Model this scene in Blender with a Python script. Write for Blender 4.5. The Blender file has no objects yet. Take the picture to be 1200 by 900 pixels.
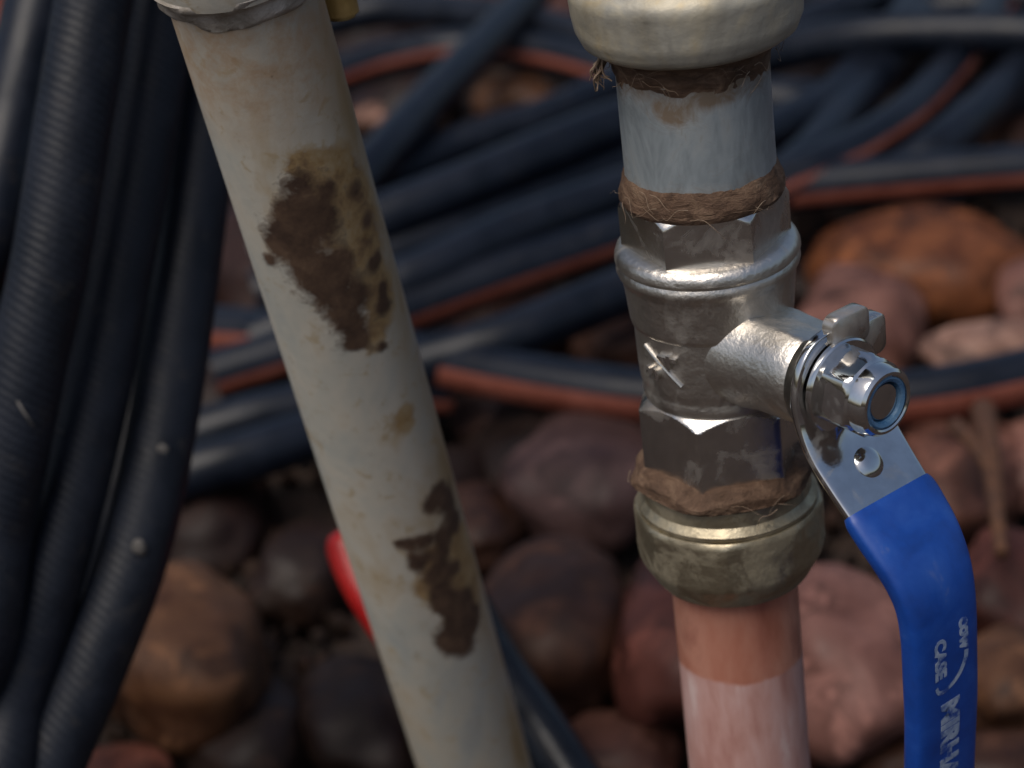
import bpy, bmesh, math, random
import numpy as np
from mathutils import Vector, noise

# ------------------------------------------------------------------ camera, sky, sun, exposure
scene = bpy.context.scene
COL = scene.collection
MM = 0.001                                    # everything below is written in millimetres
FOCAL = 2600.0                                # focal length in photograph pixels (1200 wide)
PITCH, ROLL = math.radians(27.0), math.radians(7.4)
EYE = np.array([0.0, 0.0, 400.0])
FWD = np.array([0.0, math.cos(PITCH), -math.sin(PITCH)])
_r0 = np.array([1.0, 0.0, 0.0]); _u0 = np.array([0.0, math.sin(PITCH), math.cos(PITCH)])
RIGHT = math.cos(ROLL) * _r0 - math.sin(ROLL) * _u0
UP = math.cos(ROLL) * _u0 + math.sin(ROLL) * _r0

cam_data = bpy.data.cameras.new('camera'); cam = bpy.data.objects.new('camera', cam_data); COL.objects.link(cam)
from mathutils import Matrix
cam.matrix_world = Matrix(((RIGHT[0], UP[0], -FWD[0], EYE[0] * MM), (RIGHT[1], UP[1], -FWD[1], EYE[1] * MM),
                           (RIGHT[2], UP[2], -FWD[2], EYE[2] * MM), (0, 0, 0, 1)))
cam_data.sensor_width = 36.0; cam_data.lens = 36.0 * FOCAL / 1200.0
cam_data.clip_start = 0.01; cam_data.clip_end = 100.0
cam_data.dof.use_dof = True; cam_data.dof.focus_distance = 0.373; cam_data.dof.aperture_fstop = 16.5
scene.camera = cam

SUN_EL, SUN_AZ = math.radians(62.0), math.radians(220.0)   # azimuth measured from +Y (north) clockwise
world = bpy.data.worlds.new('World'); scene.world = world; world.use_nodes = True
wn = world.node_tree; bg = wn.nodes['Background']
sky = wn.nodes.new('ShaderNodeTexSky'); sky.sky_type = 'NISHITA'; sky.sun_disc = False
sky.sun_elevation = SUN_EL; sky.sun_rotation = SUN_AZ
sky.air_density = 1.0; sky.dust_density = 4.0; sky.ozone_density = 1.0
wn.links.new(sky.outputs[0], bg.inputs[0]); bg.inputs[1].default_value = 0.055
sun_d = bpy.data.lights.new('sun', 'SUN'); sun_d.energy = 1.1; sun_d.angle = math.radians(45); sun_d.color = (1.0, 0.94, 0.86)
sun = bpy.data.objects.new('sun', sun_d); COL.objects.link(sun)
sdir = Vector((math.sin(SUN_AZ) * math.cos(SUN_EL), math.cos(SUN_AZ) * math.cos(SUN_EL), math.sin(SUN_EL)))
sun.rotation_euler = sdir.to_track_quat('Z', 'Y').to_euler()
scene.view_settings.view_transform = 'Standard'; scene.view_settings.look = 'None'
scene.view_settings.exposure = 0.9; scene.view_settings.gamma = 1.0
scene.view_settings.use_curve_mapping = False
scene.cycles.max_bounces = 5; scene.cycles.diffuse_bounces = 2; scene.cycles.glossy_bounces = 3
scene.cycles.transmission_bounces = 1; scene.cycles.caustics_reflective = False

random.seed(7); rng = np.random.default_rng(7)

# ------------------------------------------------------------------ small helpers
def at(px, py, d):
    """point d mm in front of the camera seen at photograph pixel px, py"""
    return EYE + d * (FWD + (px - 600) / FOCAL * RIGHT - (py - 450) / FOCAL * UP)
def on(px, py, z):
    """point of the level plane at height z mm seen at pixel px, py"""
    v = FWD + (px - 600) / FOCAL * RIGHT - (py - 450) / FOCAL * UP
    return EYE + v * (z - EYE[2]) / v[2]
def unit(v): return v / np.linalg.norm(v)

def tag(o, label, cat=None, group=None, kind=None):
    if label: o['label'] = label
    if cat: o['category'] = cat
    if group: o['group'] = group
    if kind: o['kind'] = kind
    return o
def thing(name, base, label, cat, group=None):
    e = bpy.data.objects.new(name, None); COL.objects.link(e)
    e.location = Vector(np.asarray(base) * MM); e.empty_display_size = 0.01
    return tag(e, label, cat, group)
def mesh_obj(name, verts, faces, mat, parent=None, base=None, sharp=35, flat=False):
    """verts in mm, world axes; stored relative to the parent thing's base (or to base)"""
    org = np.zeros(3)
    if parent is not None:
        p = parent
        while p is not None:
            org = org + np.array(p.location) / MM; p = p.parent
    elif base is not None: org = np.asarray(base, float)
    v = (np.asarray(verts, float) - org) * MM
    me = bpy.data.meshes.new(name); me.from_pydata(v.tolist(), [], faces)
    bm = bmesh.new(); bm.from_mesh(me); bmesh.ops.recalc_face_normals(bm, faces=bm.faces); bm.to_mesh(me); bm.free()
    if not flat:
        me.shade_smooth(); me.set_sharp_from_angle(angle=math.radians(sharp))
    me.materials.append(mat)
    o = bpy.data.objects.new(name, me); COL.objects.link(o)
    if parent is not None: o.parent = parent
    elif base is not None: o.location = Vector(org * MM)
    return o
def grid_faces(nu, nv, closed_v=True, cap0=False, cap1=False):
    """nu rings of nv points"""
    f = []
    m = nv if closed_v else nv - 1
    for i in range(nu - 1):
        for j in range(m):
            a, b = i * nv + j, i * nv + (j + 1) % nv
            f.append((a, b, b + nv, a + nv))
    if cap0: f.append(tuple(range(nv)))
    if cap1: f.append(tuple((nu - 1) * nv + j for j in range(nv)))
    return f
def catmull(pts, per=14):
    P = np.asarray(pts, float); P = np.vstack([2 * P[0] - P[1], P, 2 * P[-1] - P[-2]]); out = []
    for i in range(1, len(P) - 2):
        for k in range(per):
            t = k / per
            out.append(.5 * (2 * P[i] + (P[i + 1] - P[i - 1]) * t + (2 * P[i - 1] - 5 * P[i] + 4 * P[i + 1] - P[i + 2]) * t * t
                             + (3 * P[i] - P[i - 1] - 3 * P[i + 1] + P[i + 2]) * t ** 3))
    out.append(P[-2]); return np.array(out)
def frames(c, ref=(0, 0, 1)):
    t = np.gradient(c, axis=0); t /= np.linalg.norm(t, axis=1)[:, None]
    n = np.asarray(ref, float)[None] - t * (t @ np.asarray(ref, float))[:, None]
    n /= np.linalg.norm(n, axis=1)[:, None]
    return t, n, np.cross(t, n)
def tube_verts(c, r, seg=28, a0=0.0, a1=2 * math.pi, ref=(0, 0, 1), closed=True):
    t, n, b = frames(c, ref); r = np.broadcast_to(r, (len(c),))
    ang = a0 + (a1 - a0) * (np.arange(seg) / (seg if closed else seg - 1))
    return (c[:, None] + r[:, None, None] * (np.cos(ang)[None, :, None] * n[:, None] + np.sin(ang)[None, :, None] * b[:, None])).reshape(-1, 3)

# ------------------------------------------------------------------ materials
def new_mat(name):
    m = bpy.data.materials.new(name); m.use_nodes = True
    nt = m.node_tree; p = nt.nodes['Principled BSDF']
    tc = nt.nodes.new('ShaderNodeTexCoord')
    return m, nt, p, tc.outputs['Object']
def nnoise(nt, co, scale, detail=6, rough=.6, dist=0.0, vec_scale=None):
    if vec_scale is not None:
        mp = nt.nodes.new('ShaderNodeMapping'); mp.inputs['Scale'].default_value = vec_scale
        nt.links.new(co, mp.inputs[0]); co = mp.outputs[0]
    n = nt.nodes.new('ShaderNodeTexNoise'); n.inputs['Scale'].default_value = scale
    n.inputs['Detail'].default_value = min(detail, 4); n.inputs['Roughness'].default_value = rough; n.inputs['Distortion'].default_value = dist
    nt.links.new(co, n.inputs['Vector'])
    mr = nt.nodes.new('ShaderNodeMapRange'); mr.inputs[1].default_value = .5 - .5 / 1.55; mr.inputs[2].default_value = .5 + .5 / 1.55   # spread the noise over 0..1
    nt.links.new(n.outputs['Fac'], mr.inputs[0]); return mr.outputs[0]
def ramp(nt, fac, stops):
    r = nt.nodes.new('ShaderNodeValToRGB'); els = r.color_ramp.elements
    while len(els) < len(stops): els.new(.5)
    for e, (p, c) in zip(els, stops):
        e.position = p; e.color = (*c, 1) if not isinstance(c, (int, float)) else (c, c, c, 1)
    nt.links.new(fac, r.inputs[0]); return r.outputs[0]
def mix(nt, fac, a, b):
    m = nt.nodes.new('ShaderNodeMix'); m.data_type = 'RGBA'
    if isinstance(fac, (int, float)): m.inputs[0].default_value = fac
    else: nt.links.new(fac, m.inputs[0])
    for k, v in ((6, a), (7, b)):
        if isinstance(v, tuple): m.inputs[k].default_value = (*v, 1)
        else: nt.links.new(v, m.inputs[k])
    return m.outputs[2]
def math_n(nt, op, a, b=0.0):
    m = nt.nodes.new('ShaderNodeMath'); m.operation = op
    for k, v in ((0, a), (1, b)):
        if isinstance(v, (int, float)): m.inputs[k].default_value = v
        else: nt.links.new(v, m.inputs[k])
    return m.outputs[0]
def bump(nt, p, h, strength=.3, dist=.0004):
    b = nt.nodes.new('ShaderNodeBump'); b.inputs['Strength'].default_value = strength; b.inputs['Distance'].default_value = dist
    nt.links.new(h, b.inputs['Height']); nt.links.new(b.outputs[0], p.inputs['Normal']); return b
def setp(nt, p, **kw):
    for k, v in kw.items():
        k = {'base': 'Base Color', 'rough': 'Roughness', 'metal': 'Metallic', 'spec': 'Specular IOR Level', 'coat': 'Coat Weight'}[k]
        if isinstance(v, (int, float)): p.inputs[k].default_value = v
        elif isinstance(v, tuple): p.inputs[k].default_value = (*v, 1)
        else: nt.links.new(v, p.inputs[k])
def attr(nt, name):
    a = nt.nodes.new('ShaderNodeAttribute'); a.attribute_name = name; return a.outputs['Fac']

def noisy(name, stops, scale, rough=(.4, .6), metal=0.0, bscale=None, bstr=.25, bdist=.0003, dist=.3, spec=.5, vs=None):
    m, nt, p, co = new_mat(name)
    n = nnoise(nt, co, scale, 7, .62, dist, vs)
    setp(nt, p, base=ramp(nt, n, stops), metal=metal, spec=spec,
         rough=ramp(nt, nnoise(nt, co, scale * 1.7, 5), [(.35, rough[0]), (.65, rough[1])]))
    bump(nt, p, nnoise(nt, co, bscale or scale * 3, 6, .6, 0, vs), bstr, bdist); return m

def metal_grime(name, clean, grime, lo, hi, rough, gscale=90, bstr=.12, bscale=900, bdist=.0002):
    """plated metal with a dull grimy film in patches"""
    m, nt, p, co = new_mat(name)
    g = ramp(nt, nnoise(nt, co, gscale, 8, .65, .6), [(lo, 0.0), (hi, 1.0)])
    fine = ramp(nt, nnoise(nt, co, gscale * 5, 5, .6), [(.3, .75), (.7, 1.0)])
    c = mix(nt, g, clean, grime)
    mm = nt.nodes.new('ShaderNodeMix'); mm.data_type = 'RGBA'; mm.blend_type = 'MULTIPLY'; mm.inputs[0].default_value = .5
    nt.links.new(c, mm.inputs[6]); nt.links.new(fine, mm.inputs[7])
    setp(nt, p, base=mm.outputs[2], metal=math_n(nt, 'SUBTRACT', 1.0, math_n(nt, 'MULTIPLY', g, .55)),
         rough=math_n(nt, 'ADD', rough, math_n(nt, 'MULTIPLY', g, .3)))
    bump(nt, p, nnoise(nt, co, bscale, 4, .6), bstr, bdist); return m

M_NICKEL = metal_grime('nickel_cast', (.62, .585, .53), (.25, .21, .165), .52, .95, .36, 60, .45, 600, .0003)
M_NICKEL_HEX = metal_grime('nickel_machined', (.66, .63, .585), (.22, .165, .12), .52, .95, .24, 70, .08)
M_CHROME = metal_grime('chrome_plate', (.68, .68, .67), (.26, .21, .16), .58, .98, .10, 60, .05, 500)
M_BRASS = metal_grime('tarnished_brass', (.47, .41, .29), (.25, .215, .15), .42, .80, .44, 110, .3, 600, .0004)
M_GALV = metal_grime('galvanised_zinc', (.44, .50, .54), (.20, .20, .19), .50, .85, .38, 75, .1, 500)

def make_galv():
    m, nt, p, co = new_mat('galvanised_nipple')
    st = attr(nt, 'stain'); n = nnoise(nt, co, 170, 5, .75, .9)
    z = ramp(nt, nnoise(nt, co, 85, 5, .75, .8, (1, 1, .45)), [(.3, (.27, .31, .33)), (.5, (.37, .42, .445)), (.66, (.42, .46, .47)), (.8, (.30, .29, .26))])
    k = ramp(nt, math_n(nt, 'ADD', st, math_n(nt, 'MULTIPLY', math_n(nt, 'SUBTRACT', n, .5), .9)), [(.30, 0.0), (.95, .95)])
    setp(nt, p, base=mix(nt, k, z, (.15, .105, .065)), metal=math_n(nt, 'SUBTRACT', .55, math_n(nt, 'MULTIPLY', k, .5)), rough=math_n(nt, 'ADD', .42, math_n(nt, 'MULTIPLY', k, .3)))
    bump(nt, p, nnoise(nt, co, 420, 5, .6), .15, .0003); return m
M_NIPPLE = make_galv()

def make_hemp():
    m, nt, p, co = new_mat('hemp_and_rust')
    n = nnoise(nt, co, 130, 8, .75, .8, (1, 1, 1.8))
    setp(nt, p, base=ramp(nt, n, [(.25, (.05, .028, .017)), (.5, (.095, .055, .034)), (.7, (.15, .095, .06)), (.85, (.22, .155, .105))]), rough=.78, spec=.3)
    bump(nt, p, nnoise(nt, co, 330, 6, .75, .6, (1, 1, 2.0)), .7, .0006); return m
M_HEMP = make_hemp()
M_STRAND = noisy('hemp_strand', [(.3, (.12, .075, .045)), (.7, (.27, .20, .14))], 300, (.6, .8))

def make_cap():
    m, nt, p, co = new_mat('dulled_brass_nut')
    n = nnoise(nt, co, 70, 8, .65, .5)
    n2 = nnoise(nt, co, 45, 6, .6, .2, (1, 1, .35))
    c = ramp(nt, n, [(.22, (.24, .23, .20)), (.45, (.35, .335, .285)), (.65, (.42, .38, .29)), (.85, (.46, .36, .20))])
    st = ramp(nt, n2, [(.52, 0.0), (.72, .65)])
    setp(nt, p, base=mix(nt, st, c, (.14, .12, .08)), metal=.35, rough=.5)
    bump(nt, p, nnoise(nt, co, 500, 6, .65), .3, .0003); return m
M_CAP = make_cap()

def make_copper():
    m, nt, p, co = new_mat('pink_copper_pipe')
    sep = nt.nodes.new('ShaderNodeSeparateXYZ'); nt.links.new(co, sep.inputs[0])
    a = attr(nt, 'bare')
    n = nnoise(nt, co, 120, 7, .65, .4)
    edge = math_n(nt, 'ADD', a, math_n(nt, 'MULTIPLY', math_n(nt, 'SUBTRACT', n, .5), .22))
    bare = ramp(nt, nnoise(nt, co, 90, 6, .6, .3, (1, 1, .4)), [(.25, (.38, .13, .08)), (.5, (.52, .21, .14)), (.68, (.58, .27, .19)), (.85, (.42, .17, .12))])
    coat = ramp(nt, nnoise(nt, co, 150, 7, .6, .2, (1, 1, .25)), [(.3, (.37, .18, .15)), (.5, (.46, .26, .225)), (.65, (.50, .31, .28)), (.8, (.58, .43, .40))])
    k = ramp(nt, edge, [(.45, 0.0), (.55, 1.0)])
    setp(nt, p, base=mix(nt, k, coat, bare), metal=math_n(nt, 'MULTIPLY', k, .3), rough=math_n(nt, 'SUBTRACT', .5, math_n(nt, 'MULTIPLY', k, .12)))
    bump(nt, p, nnoise(nt, co, 600, 5, .6, 0, (1, 1, .2)), .15, .0002); return m
M_COPPER = make_copper()

M_BLUE = noisy('blue_vinyl_sleeve', [(.2, (.003, .034, .20)), (.5, (.004, .046, .26)), (.72, (.010, .060, .29)), (.88, (.05, .09, .27))], 110, (.38, .5), 0, 500, .08, .0002)
M_NYLON = noisy('blue_nylon_insert', [(.3, (.04, .11, .22)), (.7, (.10, .19, .30))], 300, (.25, .35))
M_PRINT = noisy('white_print', [(.30, (.02, .06, .25)), (.45, (.17, .23, .37)), (.7, (.30, .36, .47))], 420, (.5, .6))

def make_left_pipe():
    m, nt, p, co = new_mat('weathered_pvc')
    ru, oc = attr(nt, 'rust'), attr(nt, 'ochre')
    n = nnoise(nt, co, 190, 8, .72, .2); nb = nnoise(nt, co, 45, 5, .7, .3, (1, 1, .55)); nf = nnoise(nt, co, 420, 5, .65)
    base = ramp(nt, nb, [(.22, (.34, .355, .335)), (.42, (.43, .42, .365)), (.60, (.49, .455, .38)), (.80, (.42, .34, .23))])
    speck = ramp(nt, nnoise(nt, co, 210, 6, .7, .5), [(.60, 0.0), (.74, .6)])
    base = mix(nt, speck, base, (.36, .27, .15))
    base = mix(nt, math_n(nt, 'MULTIPLY', attr(nt, 'sidedirt'), ramp(nt, nb, [(.3, .35), (.65, 1.0)])), base, (.29, .205, .105))
    tp = attr(nt, 'topdirt')
    base = mix(nt, math_n(nt, 'MULTIPLY', tp, ramp(nt, n, [(.3, .25), (.7, .85)])), base, (.38, .26, .16))
    jit = math_n(nt, 'MULTIPLY', math_n(nt, 'SUBTRACT', n, .5), 1.25)
    jit2 = math_n(nt, 'ADD', jit, math_n(nt, 'MULTIPLY', math_n(nt, 'SUBTRACT', nf, .5), .3))
    ok = ramp(nt, math_n(nt, 'ADD', oc, jit2), [(.30, 0.0), (.75, .9)])
    rk = ramp(nt, math_n(nt, 'ADD', ru, jit2), [(.30, 0.0), (.52, .55), (.86, 1.0)])
    rust = ramp(nt, nnoise(nt, co, 210, 7, .75, .1), [(.25, (.05, .028, .018)), (.5, (.078, .045, .028)), (.7, (.105, .062, .038)), (.88, (.17, .11, .065))])
    och = ramp(nt, n, [(.25, (.13, .065, .025)), (.5, (.30, .19, .075)), (.8, (.40, .31, .18))])
    c = mix(nt, rk, mix(nt, ok, base, och), rust)
    setp(nt, p, base=c, rough=math_n(nt, 'ADD', .55, math_n(nt, 'MULTIPLY', rk, .3)), spec=.35)
    h = math_n(nt, 'ADD', math_n(nt, 'MULTIPLY', nf, .35), math_n(nt, 'MULTIPLY', rk, .6))
    bump(nt, p, h, .35, .0004); return m
M_PVC = make_left_pipe()
M_FILM = noisy('cloudy_glue_film', [(.3, (.26, .225, .18)), (.55, (.38, .34, .29)), (.8, (.50, .46, .41))], 160, (.3, .5), 0, 260, .5, .0008, 1.0)

def make_hose(name, weave):
    m, nt, p, co = new_mat(name)
    n = nnoise(nt, co, 60, 7, .65, .3)
    dust = ramp(nt, nnoise(nt, co, 150, 7, .7, .4), [(.60, 0.0), (.85, .35)])
    setp(nt, p, base=mix(nt, dust, ramp(nt, n, [(.3, (.004, .006, .011)), (.7, (.008, .011, .019))]), (.045, .04, .036)),
         rough=ramp(nt, n, [(.3, .46 if weave else .30), (.7, .60 if weave else .42)]), spec=.26)
    if weave:
        uv = nt.nodes.new('ShaderNodeUVMap')
        w = nt.nodes.new('ShaderNodeTexWave'); w.wave_type = 'BANDS'; w.bands_direction = 'DIAGONAL'
        w.inputs['Scale'].default_value = 1.0; w.inputs['Distortion'].default_value = 2.2; w.inputs['Detail Scale'].default_value = 2
        nt.links.new(uv.outputs[0], w.inputs['Vector']); bump(nt, p, math_n(nt, 'ADD', math_n(nt, 'MULTIPLY', w.outputs['Fac'], .8), nnoise(nt, co, 500, 4, .7)), .4, .0003)
    else: bump(nt, p, nnoise(nt, co, 300, 5, .6), .1, .0003)
    return m
M_HOSE = make_hose('black_polythene_hose', False); M_WEAVE = make_hose('ribbed_black_hose', True)
M_GLOSS = noisy('glossy_black_plastic', [(.3, (.005, .006, .009)), (.7, (.008, .010, .014))], 60, (.14, .22), spec=.25)
M_STRIPE = noisy('red_brown_stripe', [(.3, (.16, .040, .022)), (.7, (.23, .070, .045))], 70, (.45, .6))
M_RED = noisy('red_plastic', [(.3, (.36, .010, .010)), (.7, (.48, .020, .016))], 60, (.32, .42))
M_WEB = noisy('cobweb', [(.3, (.07, .065, .06)), (.7, (.13, .12, .11))], 300, (.7, .8))
M_LEAF = noisy('dry_leaf', [(.3, (.26, .09, .04)), (.7, (.40, .17, .09))], 250, (.6, .8))
M_TWIG = noisy('dry_stalk', [(.3, (.05, .02, .009)), (.7, (.10, .04, .015))], 200, (.6, .8))
M_BOLT = noisy('old_yellow_brass', [(.3, (.30, .19, .06)), (.7, (.42, .28, .10))], 120, (.4, .55), .4)

def make_stone():
    m, nt, p, co = new_mat('river_stone')
    oi = nt.nodes.new('ShaderNodeObjectInfo')
    add = nt.nodes.new('ShaderNodeVectorMath'); add.operation = 'ADD'; nt.links.new(co, add.inputs[0])
    sc = nt.nodes.new('ShaderNodeVectorMath'); sc.operation = 'SCALE'; sc.inputs[3].default_value = 7.0
    cb = nt.nodes.new('ShaderNodeCombineXYZ'); nt.links.new(oi.outputs['Random'], cb.inputs[0]); nt.links.new(oi.outputs['Random'], cb.inputs[2])
    nt.links.new(cb.outputs[0], sc.inputs[0]); nt.links.new(sc.outputs[0], add.inputs[1]); co = add.outputs[0]
    n = nnoise(nt, co, 32, 8, .62, .8); n2 = nnoise(nt, co, 75, 7, .6, .5)
    tc2 = nt.nodes.new('ShaderNodeVectorMath'); tc2.operation = 'MULTIPLY'; tc2.inputs[1].default_value = (.30, .22, .20); nt.links.new(oi.outputs['Color'], tc2.inputs[0])
    tint = mix(nt, ramp(nt, n, [(.3, .0), (.7, .8)]), oi.outputs['Color'], tc2.outputs[0])
    pale = ramp(nt, n2, [(.58, 0.0), (.75, .8)])
    dark = ramp(nt, nnoise(nt, co, 48, 6, .6, .5), [(.30, .6), (.45, 0.0)])
    pc = nt.nodes.new('ShaderNodeVectorMath'); pc.operation = 'SCALE'; pc.inputs[3].default_value = 1.7; nt.links.new(oi.outputs['Color'], pc.inputs[0])
    c = mix(nt, dark, mix(nt, pale, tint, pc.outputs[0]), (.012, .005, .004))
    setp(nt, p, base=c, rough=ramp(nt, n2, [(.3, .46), (.7, .72)]), spec=.26)
    bump(nt, p, nnoise(nt, co, 180, 7, .6), .25, .0008); return m
M_STONE = make_stone()
M_SOIL = noisy('dark_soil', [(.3, (.012, .007, .005)), (.55, (.035, .019, .012)), (.8, (.06, .035, .022))], 60, (.7, .9), 0, 200, .8, .004)

# ------------------------------------------------------------------ ground
def build_ground():
    n = 90; xs = np.sign(np.linspace(-1, 1, n)) * np.abs(np.linspace(-1, 1, n)) ** 2.2 * 3000
    v = [(x, y + 850, 6 * noise.noise(Vector((x * .012, y * .012, 0))) - 4) for y in xs for x in xs]
    o = mesh_obj('ground', v, grid_faces(n, n, False), M_SOIL, base=(0, 850, 0)); o['kind'] = 'structure'
build_ground()

# ------------------------------------------------------------------ river stones
STONES_AT = []
def stone(px, py, hw, hh, color, label, z=None, rot=None, seed=None, sq=.6, lump=.16, group='river stones of the bed'):
    seed = random.random() * 100 if seed is None else seed
    zc = 20 if z is None else z
    c0 = on(px, py, zc); d = (c0 - EYE) @ FWD
    a = hw * d / FOCAL; b = hh * d / FOCAL / .72; b = min(b, a * 1.7); h = b * sq
    return stone_at(c0, a, b, h, color, label, rot if rot is not None else random.uniform(-.35, .35), seed, lump, group)
def stone_at(c0, a, b, h, color, label, rot, seed, lump, group):
    bm = bmesh.new(); bmesh.ops.create_icosphere(bm, subdivisions=4, radius=1.0)
    off = Vector((seed * 3.1, seed * 1.7, seed * 2.3)); ca, sa = math.cos(rot), math.sin(rot)
    for v in bm.verts:
        p = v.co.normalized()
        k = 1 + lump * noise.noise(p * 1.1 + off) * 1.6 + lump * .45 * noise.noise(p * 2.6 + off)
        q = Vector([math.copysign(abs(t) ** .93, t) for t in p]) * k
        x, y, zz = q.x * a, q.y * b, q.z * h
        v.co = Vector((x * ca - y * sa, x * sa + y * ca, zz)) * MM
    me = bpy.data.meshes.new('river_stone'); bm.to_mesh(me); bm.free(); me.shade_smooth(); me.materials.append(M_STONE)
    o = bpy.data.objects.new('river_stone', me); COL.objects.link(o); o.location = Vector(c0 * MM); o.color = (*color, 1)
    STONES_AT.append((c0[0], c0[1], max(a, b)))
    return tag(o, label, 'stone', group)
OR, PK, PL, RD, BR, TN, PU = (.15, .050, .018), (.185, .086, .065), (.27, .155, .115), (.092, .030, .022), (.050, .021, .012), (.125, .058, .028), (.070, .039, .036)
STONES = [
    (1082, 318, 118, 74, OR, 'large orange-brown glossy stone right of the valve lever, above the striped hose', 26),
    (1005, 390, 72, 76, PK, 'rounded dusty pink stone just behind the lever nut', 24),
    (1158, 408, 78, 32, PL, 'palest cream-pink stone lying on the upper edge of the striped hose, right', 38),
    (1212, 345, 42, 46, PK, 'pink stone cut off by the right edge beside the large orange stone', 28),
    (685, 562, 88, 76, PU, 'purplish grey mottled stone under the striped hose, left of the valve', 20),
    (652, 742, 88, 98, BR, 'brown stone between the pale pipe and the pink copper pipe', 22),
    (805, 748, 82, 100, RD, 'reddish stone with a pale rim partly behind the pink copper pipe', 26),
    (985, 775, 82, 124, (.20, .095, .076), 'big pinkish red stone between copper pipe and blue lever', 26),
    (1185, 690, 66, 62, RD, 'dark reddish stone right of the blue lever bend', 22),
    (1190, 800, 62, 66, TN, 'tan stone at the right edge beside the lever lettering', 24),
    (1120, 560, 84, 76, (0.114, 0.048, 0.033), 'red-brown stone under the dry stalk, right of the chrome lever', 16),
    (1205, 545, 40, 50, PK, 'small pink stone at the right edge below the striped hose', 20),
    (1170, 905, 74, 44, BR, 'brown stone in the lower right corner', 20),
    (208, 768, 96, 104, TN, 'tan stone lit on its lower side beside the black hoses, lower left', 24),
    (355, 672, 58, 56, (.022, .010, .006), 'brown stone with shade put into its colour, left of the red handle', 10),  # brown taken down to near black for the shade here
    (300, 870, 70, 62, (.02, .01, .007), 'stone coloured as dark as its shade, left of the pale pipe at the lower edge', 6),  # the deep shade beside the pipe is painted into this colour
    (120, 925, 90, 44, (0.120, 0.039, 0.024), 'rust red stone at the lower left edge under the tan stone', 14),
    (420, 850, 70, 72, (.018, .009, .006), 'brown stone with shade put into its colour, directly behind the lower end of the pale pipe', 6),  # colour darkened to stand in for shade behind the pipe
    (606, 116, 44, 32, TN, 'tan stone showing between crossing black hoses, top middle', 36),
    (535, 6, 48, 22, (0.156, 0.066, 0.048), 'dusky red stone at the top edge beside the diagonal hose', 30),
    (433, 136, 20, 14, PL, 'small pale chip of stone touching the pale pipe', 40),
    (724, 402, 50, 36, BR, 'brown stone showing between two hoses left of the valve', 20),
    (870, 560, 70, 66, BR, 'dark brown stone hidden behind the valve body', 16),
    (560, 620, 52, 50, BR, 'dim brown stone right beside the middle of the pale pipe', 14),
    (720, 890, 78, 52, (0.072, 0.030, 0.021), 'dark reddish stone at the lower edge left of the copper pipe', 8),
    (1060, 500, 60, 50, BR, 'brown stone behind the chrome steel of the lever', 14),
    (890, 870, 66, 60, RD, 'dim red stone behind the pink copper pipe at the lower edge', 8),
    (1062, 900, 50, 50, BR, 'brown stone behind the lower end of the blue lever', 6),
    (660, 20, 56, 28, (0.096, 0.042, 0.030), 'dim brown stone at the top edge left of the upper nut', 22),
    (1185, 165, 44, 36, BR, 'brown stone between hoses near the right edge', 26),
    (590, 480, 60, 40, (0.072, 0.036, 0.027), 'dim stone in shadow under the striped hose beside the pale pipe', 8),
    (1150, 8, 40, 20, (0.204, 0.054, 0.030), 'small brick red stone at the top right edge', 40),
    (10, 20, 46, 60, (0.180, 0.042, 0.030), 'red stone in the upper left corner behind the black hoses', 60),
    (3, 690, 26, 40, (0.204, 0.072, 0.051), 'reddish stone at the left edge between two black hoses', 40),
]
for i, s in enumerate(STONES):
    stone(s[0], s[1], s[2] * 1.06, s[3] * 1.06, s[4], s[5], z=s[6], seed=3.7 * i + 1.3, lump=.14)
def filler():
    made = 0
    for gy in np.arange(440, 1500, 66):
        half = 150 + (gy - 400) * .32
        for gx in np.arange(-half, half, 70):
            x = gx + random.uniform(-14, 14); y = gy + random.uniform(-14, 14); r = random.uniform(27, 42)
            w = np.array([x, y, 10]) - EYE; dd = w @ FWD; qx, qy = 600 + FOCAL * (w @ RIGHT) / dd, 450 - FOCAL * (w @ UP) / dd
            if not (-90 < qx < 1290 and -70 < qy < 980): continue
            if any(math.hypot(x - sx, y - sy) < .62 * (r + sr) for sx, sy, sr in STONES_AT[:len(STONES)]): continue
            c = random.choice([(.018, .007, .005), (.02, .009, .006), (.028, .010, .006), (.016, .008, .006)])  # near-black tones paint in the shade of the gaps
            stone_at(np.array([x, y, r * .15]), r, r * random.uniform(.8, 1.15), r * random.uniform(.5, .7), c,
                     'river stone of the bed, gap shade put into its colour, showing only between hoses and larger stones', random.uniform(0, 3), random.random() * 90, .16, 'dark filler stones in the gaps')
            made += 1
    print('filler stones', made)
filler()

def gravel():
    """grit and small chips between the stones"""
    bm = bmesh.new(); bmesh.ops.create_icosphere(bm, subdivisions=1, radius=1.0)
    bv = np.array([v.co for v in bm.verts]); bf = np.array([[v.index for v in f.verts] for f in bm.faces]); bm.free()
    V, F = [], []; k = 0
    for _ in range(3200):
        gy = rng.uniform(440, 1350); half = 130 + (gy - 400) * .30; gx = rng.uniform(-half, half)
        sz = rng.uniform(1.5, 5.5) * rng.uniform(.5, 1.3, 3); jv = bv * (1 + rng.uniform(-.22, .22, (len(bv), 1))) * sz
        V.append(jv + np.array([gx, gy, rng.uniform(-1, 5)])); F.append(bf + k); k += len(bv)
    o = mesh_obj('gravel', np.vstack(V), np.vstack(F).tolist(), M_GRIT, base=(0, 850, 0), sharp=50)
    tag(o, 'dark brown grit and stone chips between the river stones', 'gravel', kind='stuff')
M_GRIT = noisy('brown_grit', [(.25, (.008, .005, .004)), (.5, (.022, .012, .008)), (.75, (.055, .028, .018))], 90, (.6, .8), spec=.25)
gravel()

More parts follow.
